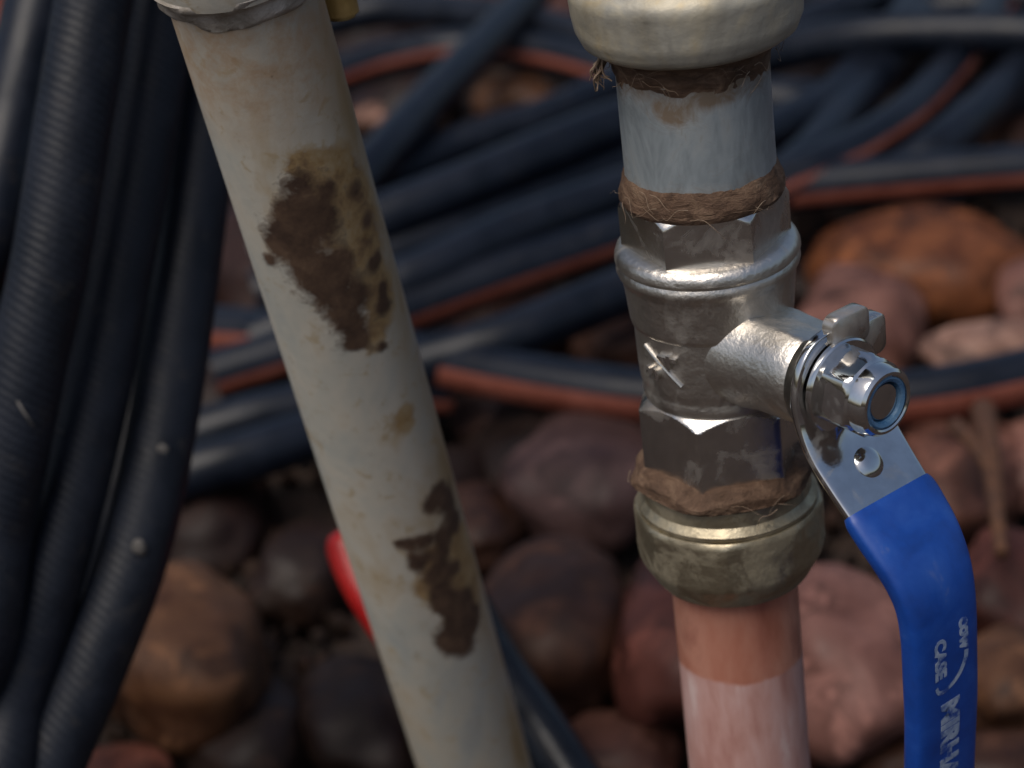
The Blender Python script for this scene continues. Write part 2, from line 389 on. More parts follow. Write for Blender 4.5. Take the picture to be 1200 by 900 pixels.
# ------------------------------------------------------------------ hoses
def hose(pts, label, name='drip_hose', r=9.4, stripes=(), mat=None, weave=False, group='black drip hoses coiled on the stones', per=14, ref=(0, 0, 1), cat='hose'):
    c = catmull(pts, per); seg = 32
    base = c[np.argmin(c[:, 2])].copy(); e = thing(name, base, label, cat, group)
    v = tube_verts(c, r, seg, ref=ref)
    o = mesh_obj('tube', v, grid_faces(len(c), seg, True, True, True), mat or M_HOSE, e)
    if weave:
        me = o.data; uvl = me.uv_layers.new(name='UVMap')
        ln = np.concatenate([[0], np.cumsum(np.linalg.norm(np.diff(c, axis=0), axis=1))])
        for poly in me.polygons:
            vi = [me.loops[li].vertex_index for li in poly.loop_indices]; js = [k % seg for k in vi]
            wrap = max(js) - min(js) > seg / 2
            for li, k, j in zip(poly.loop_indices, vi, js):
                jj = j + seg if wrap and j == 0 else j
                uvl.data[li].uv = (jj / seg * 5.0, ln[k // seg] / 3.2)
    for a0, a1 in stripes:
        sv = tube_verts(c, r + .25, 9, math.radians(a0), math.radians(a1), ref, closed=False)
        sv2 = tube_verts(c, r - .4, 9, math.radians(a0), math.radians(a1), ref, closed=False)
        n = len(c); f = grid_faces(n, 9, False); k = len(sv)
        f2 = [tuple(x + k for x in q[::-1]) for q in f]
        sd = [(i * 9, (i + 1) * 9, (i + 1) * 9 + k, i * 9 + k) for i in range(n - 1)] + [(i * 9 + 8, (i + 1) * 9 + 8, (i + 1) * 9 + 8 + k, i * 9 + 8 + k) for i in range(n - 1)]
        mesh_obj('stripe', np.vstack([sv, sv2]), f + f2 + sd, M_STRIPE, e)
    return e
def W3(*p): return [on(x, y, z if z < 24 else 24 + .45 * (z - 24)) for x, y, z in p]
# two stripe angles: measured from "up" round the hose; hoses drawn left to right turn towards the camera for negative/positive angles
hose(W3((150, 380, 40), (330, 392, 52), (490, 418, 60), (600, 440, 62), (740, 462, 62), (900, 474, 60), (1060, 466, 60), (1200, 440, 58), (1330, 400, 52)),
     'hose with a broad red-brown lower stripe sagging across behind the middle of the valve', stripes=[(70, 100), (104, 140)])
hose(W3((250, 440, 55), (400, 392, 66), (490, 358, 72), (600, 318, 78), (735, 272, 82), (830, 240, 84), (920, 222, 84), (1060, 208, 84), (1210, 196, 82), (1350, 190, 74)),
     'hose with a narrow red stripe running from the pale pipe up to the right edge', stripes=[(86, 114)])
hose(W3((380, 470, 40), (480, 430, 60), (580, 402, 74), (680, 362, 78), (760, 330, 78), (830, 306, 70), (872, 300, 56)),
     'plain hose just above the broad-striped hose, left of the valve')
hose(W3((300, 400, 60), (420, 350, 84), (500, 318, 94), (600, 272, 98), (735, 222, 100), (850, 180, 100), (960, 125, 96), (1010, 80, 92), (1060, 20, 86), (1100, -60, 76)),
     'plain hose above the narrow-striped one, passing behind the galvanised nipple')
hose(W3((300, 300, 80), (430, 262, 96), (540, 220, 104), (640, 178, 108), (740, 140, 108), (850, 118, 106), (940, 122, 98), (1000, 130, 80)),
     'dark hose reaching the grey nipple from the left below the upper nut', r=10.5)
hose(W3((380, 262, 96), (440, 190, 116), (500, 122, 122), (560, 60, 122), (625, -8, 118), (690, -80, 100)),
     'hose crossing steeply from the pale pipe to the top edge', r=9.6)
hose(W3((250, 150, 70), (400, 88, 88), (470, 66, 92), (540, 56, 92), (640, 64, 90), (720, 84, 86), (800, 108, 70)),
     'dim hose with a thin red stripe behind the steep hose, top', stripes=[(70, 92)])
hose(W3((820, 92, 112), (910, 62, 118), (1000, 44, 120), (1100, 38, 120), (1210, 40, 118), (1330, 52, 106)),
     'pale-lit hose arching along the top right edge')
hose(W3((1080, 20, 80), (1040, 75, 86), (1000, 120, 92), (960, 170, 94), (925, 205, 92), (880, 250, 76)),
     'steep hose right of the nipple with a dark red stripe on its right side', stripes=[(80, 130)])
hose(W3((1180, -10, 80), (1130, 62, 88), (1075, 125, 94), (1020, 165, 96), (960, 196, 96), (890, 226, 88)),
     'steep hose with an orange-red stripe on its upper left side, right of the nipple', stripes=[(-84, -66)])
hose(W3((1270, 20, 78), (1200, 80, 86), (1150, 130, 90), (1100, 172, 88), (1040, 214, 70)),
     'plain steep hose nearest the right edge, above the narrow-striped one')
hose(W3((880, 60, 90), (950, 28, 98), (1010, 2, 100), (1070, -40, 92)),
     'dim hose at the top edge right of the upper nut')
hose(W3((120, 560, 20), (200, 522, 40), (270, 498, 50), (340, 480, 52), (440, 462, 46), (520, 460, 30)),
     'hose with a thin red lower stripe between the left hoses and the pale pipe', stripes=[(85, 115)])
hose(W3((120, 610, 20), (210, 560, 42), (290, 535, 48), (370, 510, 44), (450, 500, 24)),
     'darker plain hose under the thin-striped one, left of the pale pipe')
hose(W3((300, 420, 30), (450, 340, 52), (560, 292, 58), (660, 258, 60), (760, 226, 58), (880, 200, 44)),
     'hidden dark hose lying under the two plain hoses left of the valve')
hose(W3((300, 345, 50), (440, 300, 66), (540, 268, 70), (640, 226, 72), (740, 186, 72), (850, 160, 66), (960, 160, 52)),
     'dark hose low in the pile between the pale pipe and the grey nipple')
hose(W3((360, 230, 60), (440, 215, 74), (540, 170, 80), (660, 130, 82), (780, 70, 80), (860, 20, 76), (920, -40, 66)),
     'dark hose low in the pile behind the upper nut')
hose(W3((360, 30, 80), (460, 10, 92), (580, 20, 98), (680, 42, 98), (780, 60, 90), (860, 90, 76)),
     'dark hose crossing the top edge between pale pipe and upper nut')
hose(W3((1010, 20, 60), (1100, 10, 78), (1200, 0, 82), (1300, 0, 70)),
     'dim hose behind the pale-lit arching hose, top right corner')
hose(W3((900, 190, 40), (980, 175, 54), (1080, 150, 62), (1180, 120, 64), (1300, 95, 56)),
     'dark hose low behind the steep hoses at the right')
# the bundle standing close at the left
def bundle(pts, label, r, weave):
    P = [at(*p) for p in pts]
    up0 = P[0]; tg = unit(P[0] - P[1]); top = [up0 + tg * 190 + np.array([-25, 40, -15]), up0 + tg * 90]
    down = P[-1] + np.array([-40, 40, -60]); down[2] = max(down[2], 20)
    far = down + np.array([-120, 90, 0]); far[2] = 12
    hose(top + P + [down, far], label, 'thick_hose', r, mat=M_WEAVE if weave else M_HOSE, weave=weave,
         group='thick black hoses standing at the left', per=40, ref=(0, -1, .3))
bundle([(62, -60, 520), (22, 120, 515), (-30, 320, 515)], 'greyish hose cut off by the upper left corner', 8.5, False)
bundle([(120, -60, 490), (88, 130, 488), (60, 300, 488), (28, 450, 490), (-5, 620, 495), (-40, 800, 500)], 'leftmost ribbed hose with the brown leaf scrap', 8.6, True)
bundle([(200, -60, 515), (172, 140, 512), (138, 330, 510), (110, 480, 508), (70, 640, 506), (18, 820, 505), (-15, 950, 505)], 'middle hose of the left bundle, next to the ribbed one', 7.6, True)
bundle([(158, -60, 560), (132, 140, 556), (98, 330, 552), (70, 480, 548), (36, 640, 545), (-20, 820, 540)], 'dark hose sunk deep between the ribbed and the middle hose', 8.6, False)
bundle([(232, -60, 575), (212, 140, 570), (186, 330, 565), (162, 480, 560), (118, 640, 552), (64, 790, 546), (10, 940, 540)], 'dark hose sunk deep between the middle and the innermost hose', 9.0, False)
bundle([(262, -60, 535), (238, 150, 530), (216, 330, 526), (192, 490, 520), (160, 640, 514), (108, 780, 510), (48, 920, 508), (20, 1000, 508)], 'innermost hose of the left bundle, curving to the lower left edge', 8.2, True)
# glossy hose end at the lower edge
hose([at(530, 690, 640), at(582, 785, 628), at(645, 876, 612), at(710, 980, 596), at(760, 1060, 590)],
     'glossy black hose end emerging beside the foot of the pale pipe', 'hose_connector', 8.5, mat=M_GLOSS, group=None)

# ------------------------------------------------------------------ pale leaning pipe
PA = np.array([-37.166, 380.652, 283.169]); PB = np.array([-20.822, 438.074, 74.414]); PD = unit(PB - PA)
PN = np.array([0, -.96418842, -.26521821]); PM = np.array([-.99716283, .01996424, -.07257906])
DARK = [(25.9, -1.8, 3.4), (32.1, 1.3, 3.9), (39.1, 5.6, 3.1), (43.9, 8.7, 1.9), (38.2, 1.2, 4.7), (34.7, -3.7, 3.9), (45.6, 0.5, 4.5), (49.5, -1.8, 4.5), (56.0, -2.0, 4.2), (62.3, -4.0, 3.6), (55.6, -7.0, 2.6), (65.7, -4.1, 2.3), (46.2, -5.5, 2.4), (29.6, -6.7, 1.9), (50.8, -12.5, 2.3), (33.5, -12.4, 2.2), (61.4, -11.5, 2.2), (41.5, -13.5, 2.2), (57.5, -12.5, 1.8), (70.0, -8.5, 1.2), (113.4, -11.8, 2.5), (120.6, -15.0, 2.5), (126.7, -15.3, 2.5), (125.3, -10.4, 2.2), (123.6, -6.1, 2.3), (122.9, -2.3, 1.8), (121.8, 0.0, 1.1), (127.9, -3.2, 2.3), (130.2, -2.3, 1.6), (133.2, -7.1, 1.6), (139.1, -5.8, 2.4), (143.4, -5.9, 3.0), (147.9, -11.0, 3.0), (153.7, -8.1, 4.1), (154.0, -4.7, 3.4), (154.7, -12.0, 3.0), (157.1, -5.1, 2.3), (117.0, -13.5, 2.6), (129.5, -8.5, 2.4), (134.5, -4.6, 2.2), (136.5, -10.5, 2.2), (146.5, -8.0, 3.2), (160, -7.5, 2.6), (116, -9, 2.0)]
OCHRE = [(28.7, -8.9, 3.9), (35.4, -11.3, 3.9), (45.0, -11.8, 4.0), (54.2, -10.0, 3.2), (38.2, -8.2, 3.1), (25.8, -5.9, 2.8), (60.1, -11.9, 2.6), (65.8, -7.8, 2.6), (21.5, -2.9, 1.5), (131.9, -13.0, 3.6), (140.6, -13.4, 3.7), (139.2, -9.2, 2.9), (151.2, -10.0, 4.7), (129.8, -7.9, 3.3), (137.4, -3.1, 1.8), (89.9, -9.0, 2.4)]
def build_pale_pipe():
    R = 13.35; ls = np.arange(-75, 300, .7); seg = 132; ang = np.linspace(-math.pi, math.pi, seg, endpoint=False)
    foot = PA + PD * 292
    e = thing('plastic_pipe', foot, 'pale grey leaning plastic pipe with two flaking rust-brown patches', 'pipe')
    L, A = np.meshgrid(ls, ang, indexing='ij')
    arc = A * R
    def field(blobs, soft):
        F = np.zeros_like(L)
        for l, s, r in blobs:
            if l > 100: r = r * 1.1
            d = np.hypot(L - l, arc - s) / r; F = F + np.exp(-soft * d * d)
        return np.clip(F, 0, 1.2)
    rust, och = field(DARK, .9), field(OCHRE, .36)
    rr = R + .0 * L
    c = PA + L[..., None] * PD
    v = c + rr[..., None] * (np.cos(A)[..., None] * PN + np.sin(A)[..., None] * PM)
    o = mesh_obj('tube', v.reshape(-1, 3), grid_faces(len(ls), seg), M_PVC, e, sharp=60)
    for nm, F in (('rust', rust), ('ochre', och), ('topdirt', np.clip((20 - L) / 14, 0, 1)), ('sidedirt', np.clip((-8 - arc) / 9, 0, 1) * (arc > -30) + .35 * np.clip((L - 150) / 40, 0, 1))):
        a = o.data.attributes.new(nm, 'FLOAT', 'POINT'); a.data.foreach_set('value', F.reshape(-1).astype(np.float32))
    # the socket above with a collar of cloudy glue squeezed out of the joint
    prof = [(-75, 16.2), (-16, 16.2), (-13.4, 15.8), (-13, 13.0)]
    def ringlathe(name, prof, mat, wob=0.0, sub=1):
        pts = []
        for l, r in prof:
            for a in ang:
                w = wob * noise.noise(Vector((math.cos(a) * 2.2, math.sin(a) * 2.2, l * .35)))
                pts.append(PA + PD * (l + w * .8) + (r + w) * (math.cos(a) * PN + math.sin(a) * PM))
        return mesh_obj(name, pts, grid_faces(len(prof), seg), mat, e, sharp=50)
    ringlathe('socket', prof, M_PVC)
    ringlathe('glue_bead', [(-15.2, 13.2), (-15.4, 15.4), (-14.6, 16.1), (-13.4, 15.9), (-12.2, 15.0), (-11.4, 14.3), (-10.2, 14.2), (-9.0, 13.9), (-8.3, 13.5), (-8.1, 13.0)], M_FILM, 1.1)
    lug = at(396, -8, 402)
    bm = bmesh.new(); bmesh.ops.create_cone(bm, cap_ends=True, segments=24, radius1=3.4, radius2=3.0, depth=9)
    bmesh.ops.bevel(bm, geom=[q for q in bm.edges if len(q.link_faces) == 2 and q.calc_face_angle() > .8], offset=.8, segments=2, affect='EDGES')
    vs = [np.array(q.co) + lug for q in bm.verts]; fs = [tuple(q.index for q in f.verts) for f in bm.faces]; bm.free()
    tag(mesh_obj('screw_head', vs, fs, M_BOLT, e), 'yellow brass screw head beside the socket')
build_pale_pipe()

# ------------------------------------------------------------------ valve riser
W = np.array([37.301, 358.429, 222.381])           # a point on the vertical pipe axis, in the middle of the valve
riser = thing('valve_pipe', (W[0], W[1], 0), 'upright pipe run with nickel ball valve, blue lever, rusty joints and pink lower pipe', 'pipe valve')
SEG = 144; TH = np.linspace(0, 2 * math.pi, SEG, endpoint=False)   # angle 0 = right, turning towards the camera (-Y)
def hexr(th, rc, th0, n=6, soft=0.0):
    k = 2 * math.pi / n; ph = np.mod(th - th0, k) - k / 2
    r = rc * math.cos(k / 2) / np.cos(ph)
    return r * (1 - soft) + soft * rc * (1 + math.cos(k / 2)) / 2
def lathe(name, prof, mat, parent, wob=0.0, wscale=.5, hexa=None, sharp=32, seed=0.0, caps=False, rows=None):
    """prof: (height t, radius r). hexa=(corner radius, phase in rad, sides, softness) limits the radius to a polygon"""
    prof = list(prof)
    if rows:
        out = []
        for (t0, r0), (t1, r1) in zip(prof[:-1], prof[1:]):
            k = max(1, int(math.hypot(t1 - t0, r1 - r0) / rows))
            out += [(t0 + (t1 - t0) * i / k, r0 + (r1 - r0) * i / k) for i in range(k)]
        prof = out + [prof[-1]]
    V = []
    for t, r in prof:
        rad = np.full(SEG, float(r))
        if hexa: rad = np.minimum(rad, hexr(TH, hexa[0], hexa[1], hexa[2], hexa[3]))
        dt = np.zeros(SEG)
        if wob:
            w = np.array([noise.fractal(Vector((math.cos(a) * r * wscale * .2, math.sin(a) * r * wscale * .2, t * wscale * .3 + seed)), .8, 2.0, 5) for a in TH])
            rad = rad + wob * w; dt = wob * .5 * w
        V.append(np.stack([W[0] + rad * np.cos(TH), W[1] - rad * np.sin(TH), W[2] + t + dt], 1))
    return mesh_obj(name, np.vstack(V), grid_faces(len(prof), SEG, True, caps, caps), mat, parent, sharp=sharp)
R_ = math.radians
# upper union nut, running on up out of the picture
nut_up = lathe('union_nut', [(56.2, 12.6), (56.0, 16.6), (57.2, 18.3), (59.5, 19.3), (66.0, 19.9), (67.2, 19.6), (69.0, 18.0), (69.6, 17.4), (72, 17.2), (76, 17.6), (84, 17.6), (85, 13)], M_CAP, riser, .18, .5, rows=.8, sharp=40)
lathe('upper_pipe', [(84, 13.2), (180, 13.2), (180, 9)], M_GALV, riser)
# galvanised nipple and hemp packing
np_ = lathe('nipple', [(22, 13.0), (31, 13.2), (56.5, 13.15)], M_NIPPLE, riser, .05, .3, rows=1.0)
_v = np.array([v.co for v in np_.data.vertices]) / MM; _t = _v[:, 2] - W[2]; _a = np.arctan2(-_v[:, 1], _v[:, 0])
_st = .2 + np.clip((_t - 46) / 5, 0, 1) * .7 + .35 * np.clip((35 - _t) / 2.5, 0, 1) + .8 * np.exp(-(((_a - R_(115)) * 13.2 / 3.6) ** 2 + ((_t - 46.5) / 2.2) ** 2)) + .5 * np.exp(-(((_a - R_(75)) * 13.2 / 5) ** 2 + ((_t - 49) / 1.6) ** 2))
_q = np_.data.attributes.new('stain', 'FLOAT', 'POINT'); _q.data.foreach_set('value', np.clip(_st, 0, 1).astype(np.float32))
lathe('hemp_packing', [(57, 13.0), (56.4, 15.2), (55.2, 14.5), (54.0, 13.9), (52.6, 13.5), (51.0, 13.3), (49.6, 13.0)], M_HEMP, riser, .45, 1.5, rows=.5, seed=4)
lathe('hemp_packing', [(27.0, 12.8), (27.4, 14.2), (28.2, 14.6), (29.4, 14.45), (30.8, 14.1), (31.9, 13.7), (32.6, 13.35), (33.0, 12.9)], M_HEMP, riser, .3, 1.6, rows=.45, seed=9)
# valve body
body = lathe('valve_body', [(19.3, 12.2), (19.2, 14.4), (18.9, 15.4), (18.3, 16.1), (17.4, 16.45), (16.6, 16.5), (16.1, 16.1), (15.8, 15.9), (15.4, 16.1), (14.7, 16.35), (13.9, 16.1), (13.0, 15.5), (10.5, 15.2),
                           (5.4, 14.75), (4.7, 14.6), (4.2, 14.15), (3.6, 14.15), (-3, 14.05), (-6.6, 13.85), (-7.6, 13.5), (-8.2, 13.55), (-9.0, 13.7), (-10.4, 13.4), (-11.2, 12.8)], M_NICKEL, riser, .06, .6, rows=.7, sharp=40)
lathe('hexagon_end', [(18.6, 13.6), (18.7, 15.1), (26.0, 15.1), (26.8, 14.6), (28.2, 13.5), (28.3, 12.8)], M_NICKEL_HEX, riser, hexa=(15.1, R_(5), 6, .10), rows=.22, sharp=24)
lathe('hexagon_end', [(-10.6, 12.9), (-11.0, 13.4), (-12.8, 15.3), (-26.5, 15.3), (-27.5, 14.8), (-27.6, 12.5)], M_NICKEL_HEX, riser, hexa=(15.3, R_(-7), 6, .08), rows=.22, sharp=24)
# compression fitting below
lathe('hemp_packing', [(-24.0, 13.0), (-24.6, 14.8), (-25.6, 16.0), (-26.4, 17.0), (-27.0, 17.8), (-27.7, 17.9), (-28.2, 17.4), (-28.4, 16.2), (-28.5, 14.0)], M_HEMP, riser, .5, 1.0, hexa=(18.6, R_(-5), 6, .22), rows=.5, seed=21, sharp=50)
lathe('fitting_body', [(-28.6, 14.5), (-28.9, 15.7), (-31.8, 15.8), (-32.4, 16.3), (-33.2, 16.9), (-34.0, 16.8), (-34.4, 16.2), (-34.5, 14.5)], M_BRASS, riser, .10, .6, rows=.4)
lathe('compression_nut', [(-34.2, 15.0), (-34.3, 17.1), (-34.9, 17.65), (-36.2, 17.8), (-43.0, 17.75), (-44.5, 17.4), (-48.6, 15.2), (-49.6, 14.5), (-50.2, 13.6), (-50.4, 12.0)], M_BRASS, riser, .14, .6, hexa=(18.3, R_(12), 8, .62), rows=.6, sharp=40, seed=3)
cp = lathe('copper_pipe', [(-49, 12.0), (-69, 12.05), (-226, 12.0)], M_COPPER, riser, .03, .4, rows=1.2)
zz = np.array([v.co.z for v in cp.data.vertices]) / MM - W[2]
a_ = cp.data.attributes.new('bare', 'FLOAT', 'POINT'); a_.data.foreach_set('value', np.clip((zz + 68.5) / 9 + .5, 0, 1).astype(np.float32))

# stem side
AZ = R_(55); SV = np.array([math.cos(AZ), -math.sin(AZ), 0]); TV = np.array([math.sin(AZ), math.cos(AZ), 0]); ZV = np.array([0, 0, 1.0])
def stemlathe(name, prof, mat, parent, hexa=None, seg=96, topflat=None, sharp=30, capend=False):
    th = np.linspace(0, 2 * math.pi, seg, endpoint=False); V = []
    for s, r in prof:
        rad = np.full(seg, float(r))
        if hexa: rad = np.minimum(rad, hexr(th, *hexa))
        u, z = rad * np.cos(th), rad * np.sin(th)
        if topflat is not None:
            for fa, fd in topflat:
                n = np.array([math.cos(fa), math.sin(fa)]); over = u * n[0] + z * n[1] - fd * min(1.0, r / prof[2][1])
                over = np.maximum(over, 0); u, z = u - over * n[0], z - over * n[1]
        V.append(W + s * SV + u[:, None] * TV + z[:, None] * ZV)
    return mesh_obj(name, np.vstack(V), grid_faces(len(prof), seg, True, False, capend), mat, parent, sharp=sharp)
stemlathe('stem_boss', [(8, 11.0), (13, 10.2), (15.5, 9.7), (18, 9.5), (22, 9.4), (25.8, 9.3), (26.8, 8.9), (27.0, 8.2), (26.8, 5.0)], M_NICKEL, riser, topflat=[(R_(78), 7.9), (R_(15), 8.2)])
stemlathe('stem', [(26, 5.2), (29.0, 5.2), (31, 3.4), (41.0, 3.4), (41.4, 3.1), (41.5, 2.0), (41.6, .3)], M_CHROME, riser, capend=True)
stemlathe('washer', [(31.3, 3.5), (31.3, 8.2), (31.6, 8.5), (32.4, 8.5), (32.7, 8.2), (32.7, 3.5)], M_CHROME, riser)
nut = stemlathe('lever_nut', [(32.6, 3.5), (32.6, 7.0), (33.2, 7.7), (38.0, 7.7), (38.8, 6.9), (39.2, 6.4), (40.6, 6.3), (41.8, 6.0), (42.3, 5.5), (42.4, 5.0), (42.2, 4.7), (41.0, 4.6)], M_CHROME, riser, hexa=(7.7, R_(20), 6, .05))
stemlathe('nylon_insert', [(41.0, 4.75), (42.0, 4.7), (42.2, 4.3), (41.9, 3.7), (40.5, 3.45)], M_NYLON, nut)

def strip(name, line, mat, parent, sharp=40, n_e=4.0, seg=40, caps=True):
    """line: (s, t, width, thickness) along the lever in the plane through the stem; rounded rectangular section"""
    L = catmull([l for l in line], 8); c = L[:, :2]; w = L[:, 2]; th = L[:, 3]
    d = np.gradient(c, axis=0); d /= np.linalg.norm(d, axis=1)[:, None]; nrm = np.stack([-d[:, 1], d[:, 0]], 1)
    a = np.linspace(0, 2 * math.pi, seg, endpoint=False)
    ca = np.sign(np.cos(a)) * np.abs(np.cos(a)) ** (2 / n_e); sa = np.sign(np.sin(a)) * np.abs(np.sin(a)) ** (2 / n_e)
    V = []
    for i in range(len(L)):
        s = c[i, 0] + nrm[i, 0] * sa * th[i] / 2; t = c[i, 1] + nrm[i, 1] * sa * th[i] / 2; u = ca * w[i] / 2
        V.append(W + s[:, None] * SV + t[:, None] * ZV + u[:, None] * TV)
    return mesh_obj(name, np.vstack(V), grid_faces(len(L), seg, True, caps, caps), mat, parent, sharp=sharp), L
LEVER = [(30.0, 10.2, 3.0, 1.9), (30.0, 9.6, 9.0, 2.0), (30.0, 8.0, 13.5, 2.0), (30.0, 5.0, 17.5, 2.0), (30.0, 0, 20.0, 2.0), (30.9, -5, 20.0, 2.0), (33.4, -10, 20.0, 2.0),
         (37.2, -14.5, 19.6, 2.0), (42.0, -19.5, 19.0, 2.0), (47.2, -25.2, 18.0, 2.0), (50.8, -31.5, 16.0, 2.0), (52.0, -39, 14, 2.0), (52.0, -57, 13, 2.0), (50.8, -77, 12, 2.0), (49.6, -104, 12, 2.0)]
lever, LL = strip('lever', LEVER, M_CHROME, riser, n_e=7.0)
SLEEVE = [(41.0, -18.5, 19.6, 3.6), (42.1, -19.6, 20.4, 4.4), (44.4, -22.1, 20.2, 4.8), (47.4, -25.5, 19.4, 5.0), (50.0, -29.6, 18.0, 5.2), (51.5, -34.0, 16.8, 5.4), (52.1, -40, 16.2, 5.6), (52.1, -48, 16.0, 5.6), (52.0, -57, 15.8, 5.6),
          (51.4, -67, 15.6, 5.6), (50.8, -77, 15.6, 5.6), (49.7, -100, 15.6, 5.6), (49.4, -107, 14.5, 5.0), (49.3, -109, 11, 3.4)]
sleeve, SL = strip('sleeve', SLEEVE, M_BLUE, lever, n_e=3.6, seg=48)
# stop tabs on the lever's upper edge
def tab(pts_u, pts_z, s0, s1, name):
    n = len(pts_u); V = []; cu, cz = np.mean(pts_u), np.mean(pts_z)
    for s, k in ((s0, .9), (s0 + .35, 1), (s1 - .35, 1), (s1, .9)):
        for u, z in zip(pts_u, pts_z): V.append(W + s * SV + (cu + (u - cu) * k) * TV + (cz + (z - cz) * k) * ZV)
    return mesh_obj(name, V, grid_faces(4, n, True, True, True), M_NICKEL_HEX, lever, sharp=50)
def rrect(u0, u1, z0, z1, r, k=6):
    o = []
    for cx, cz, a in ((u1 - r, z1 - r, 0), (u0 + r, z1 - r, 90), (u0 + r, z0 + r, 180), (u1 - r, z0 + r, 270)):
        for i in range(k + 1):
            b = R_(a + 90 * i / k); o.append((cx + r * math.cos(b), cz + r * math.sin(b)))
    return [q[0] for q in o], [q[1] for q in o]
tab(*rrect(-1.5, 7.4, 6.0, 12.6, 2.0), 29.0, 32.0, 'stop_tab')
tab(*rrect(5.5, 11.6, 2.0, 9.4, 1.6), 28.4, 31.6, 'stop_tab')
# round dimple pressed in the lever steel, below the nut
def dimple():
    s0, t0 = 36.6, -13.7; d = unit(np.array([4.2, -5.0])); nrm = np.array([-d[1], d[0]])
    V = []; prof = [(3.0, .2), (2.8, 1.1), (2.2, 1.5), (1.4, 1.75), (.1, 1.85)]; a = np.linspace(0, 2 * math.pi, 28, endpoint=False)
    for r, h in prof:
        for b in a:
            l = r * math.cos(b); V.append(W + (s0 + d[0] * l + nrm[0] * h) * SV + (t0 + d[1] * l + nrm[1] * h) * ZV + r * math.sin(b) * TV)
    mesh_obj('dimple', V, grid_faces(5, 28, True, False, True), M_CHROME, lever)
dimple()

# ---- writing: raised 3/4 on the body, worn white print on the sleeve
def text_mesh(txt, size, extrude, offset=0.0, shear=0.0):
    cu = bpy.data.curves.new('lettering', 'FONT'); cu.body = txt; cu.size = size; cu.extrude = extrude; cu.offset = offset; cu.shear = shear
    cu.align_x = 'CENTER'; cu.align_y = 'CENTER'; cu.resolution_u = 4
    o = bpy.data.objects.new('lettering', cu); COL.objects.link(o); bpy.context.view_layer.update()
    me = bpy.data.meshes.new_from_object(o.evaluated_get(bpy.context.evaluated_depsgraph_get()))
    bpy.data.objects.remove(o); bpy.data.curves.remove(cu)
    bm = bmesh.new(); bm.from_mesh(me); bmesh.ops.subdivide_edges(bm, edges=[e for e in bm.edges if e.calc_length() > .5], cuts=2)
    v = np.array([q.co for q in bm.verts]); bm.verts.index_update(); f = [tuple(q.index for q in p.verts) for p in bm.faces]; bm.free(); bpy.data.meshes.remove(me)
    return v, f
def emboss():
    az, t0, R = R_(139), -.6, 14.08
    V, F = [], []
    def add(v, f):
        k = len(V); V.extend(v); F.extend([tuple(a + k for a in q) for q in f])
    def wrap(x, y, z):                                # x to the right along the surface, y up, z outwards
        a = az - x / R; rr = R + z; return (W[0] + rr * math.cos(a), W[1] - rr * math.sin(a), W[2] + t0 + y)
    for ch, cx, cy in (('3', -2.0, -1.6), ('4', 1.9, 1.5)):      # the figures read upwards
        v, f = text_mesh(ch, 5.2, .85, .12); add([wrap(cx - y, cy + x, z + .05) for x, y, z in v], f)
    c = np.array([(-4.0 + 8.0 * k, 3.0 - 6.2 * k + .5 * math.sin(k * 3.1)) for k in np.linspace(0, 1, 14)])   # the stroke between them
    sec = [(-.5, -.3), (-.28, .38), (0, .52), (.28, .38), (.5, -.3)]
    d = np.gradient(c, axis=0); d /= np.linalg.norm(d, axis=1)[:, None]
    add([wrap(c[i, 0] - d[i, 1] * o, c[i, 1] + d[i, 0] * o, h) for i in range(14) for o, h in sec], grid_faces(14, 5, True, True, True))
    mesh_obj('raised_size_mark', V, F, M_NICKEL_HEX, riser)
emboss()
def sleeve_print(txt, size, u0, t_mid, offset, stretch, name='lettering'):
    v, f = text_mesh(txt, size, .02, offset)
    ts = SL[::-1, 1]; ss = SL[::-1, 0]; hs = SL[::-1, 3]
    out = []
    for x, y, z in v:
        t = t_mid - x * stretch                       # reads downwards along the lever
        s = np.interp(t, ts, ss) + np.interp(t, ts, hs) / 2 + .03 + z
        out.append(W + s * SV + t * ZV + (u0 + y) * TV)
    return mesh_obj(name, out, f, M_PRINT, sleeve, flat=True)
sleeve_print('CASE', 3.6, -3.0, -44.2, .2, .95)
sleeve_print('cow', 3.8, 3.3, -41.6, .22, .95)
sleeve_print('MIRHA', 6.0, -1.0, -62.3, .34, .95)
def swoosh():
    ts = SL[::-1, 1]; ss = SL[::-1, 0]; hs = SL[::-1, 3]
    c = catmull([(3.6, -45.2), (3.2, -47.2), (1.4, -49.6), (-1.2, -50.9), (-3.4, -50.9), (-4.1, -49.6)], 6); V = []
    d = np.gradient(c, axis=0); d /= np.linalg.norm(d, axis=1)[:, None]; n = np.stack([-d[:, 1], d[:, 0]], 1)
    for k in (-.55, .55):
        for i in range(len(c)):
            u, t = c[i] + n[i] * k * (1.0 - .35 * i / len(c))
            s = np.interp(t, ts, ss) + np.interp(t, ts, hs) / 2 + .04
            V.append(W + s * SV + t * ZV + u * TV)
    m = len(c); mesh_obj('printed_swoosh', V, [(i, i + 1, m + i + 1, m + i) for i in range(m - 1)], M_PRINT, sleeve, flat=True)
swoosh()

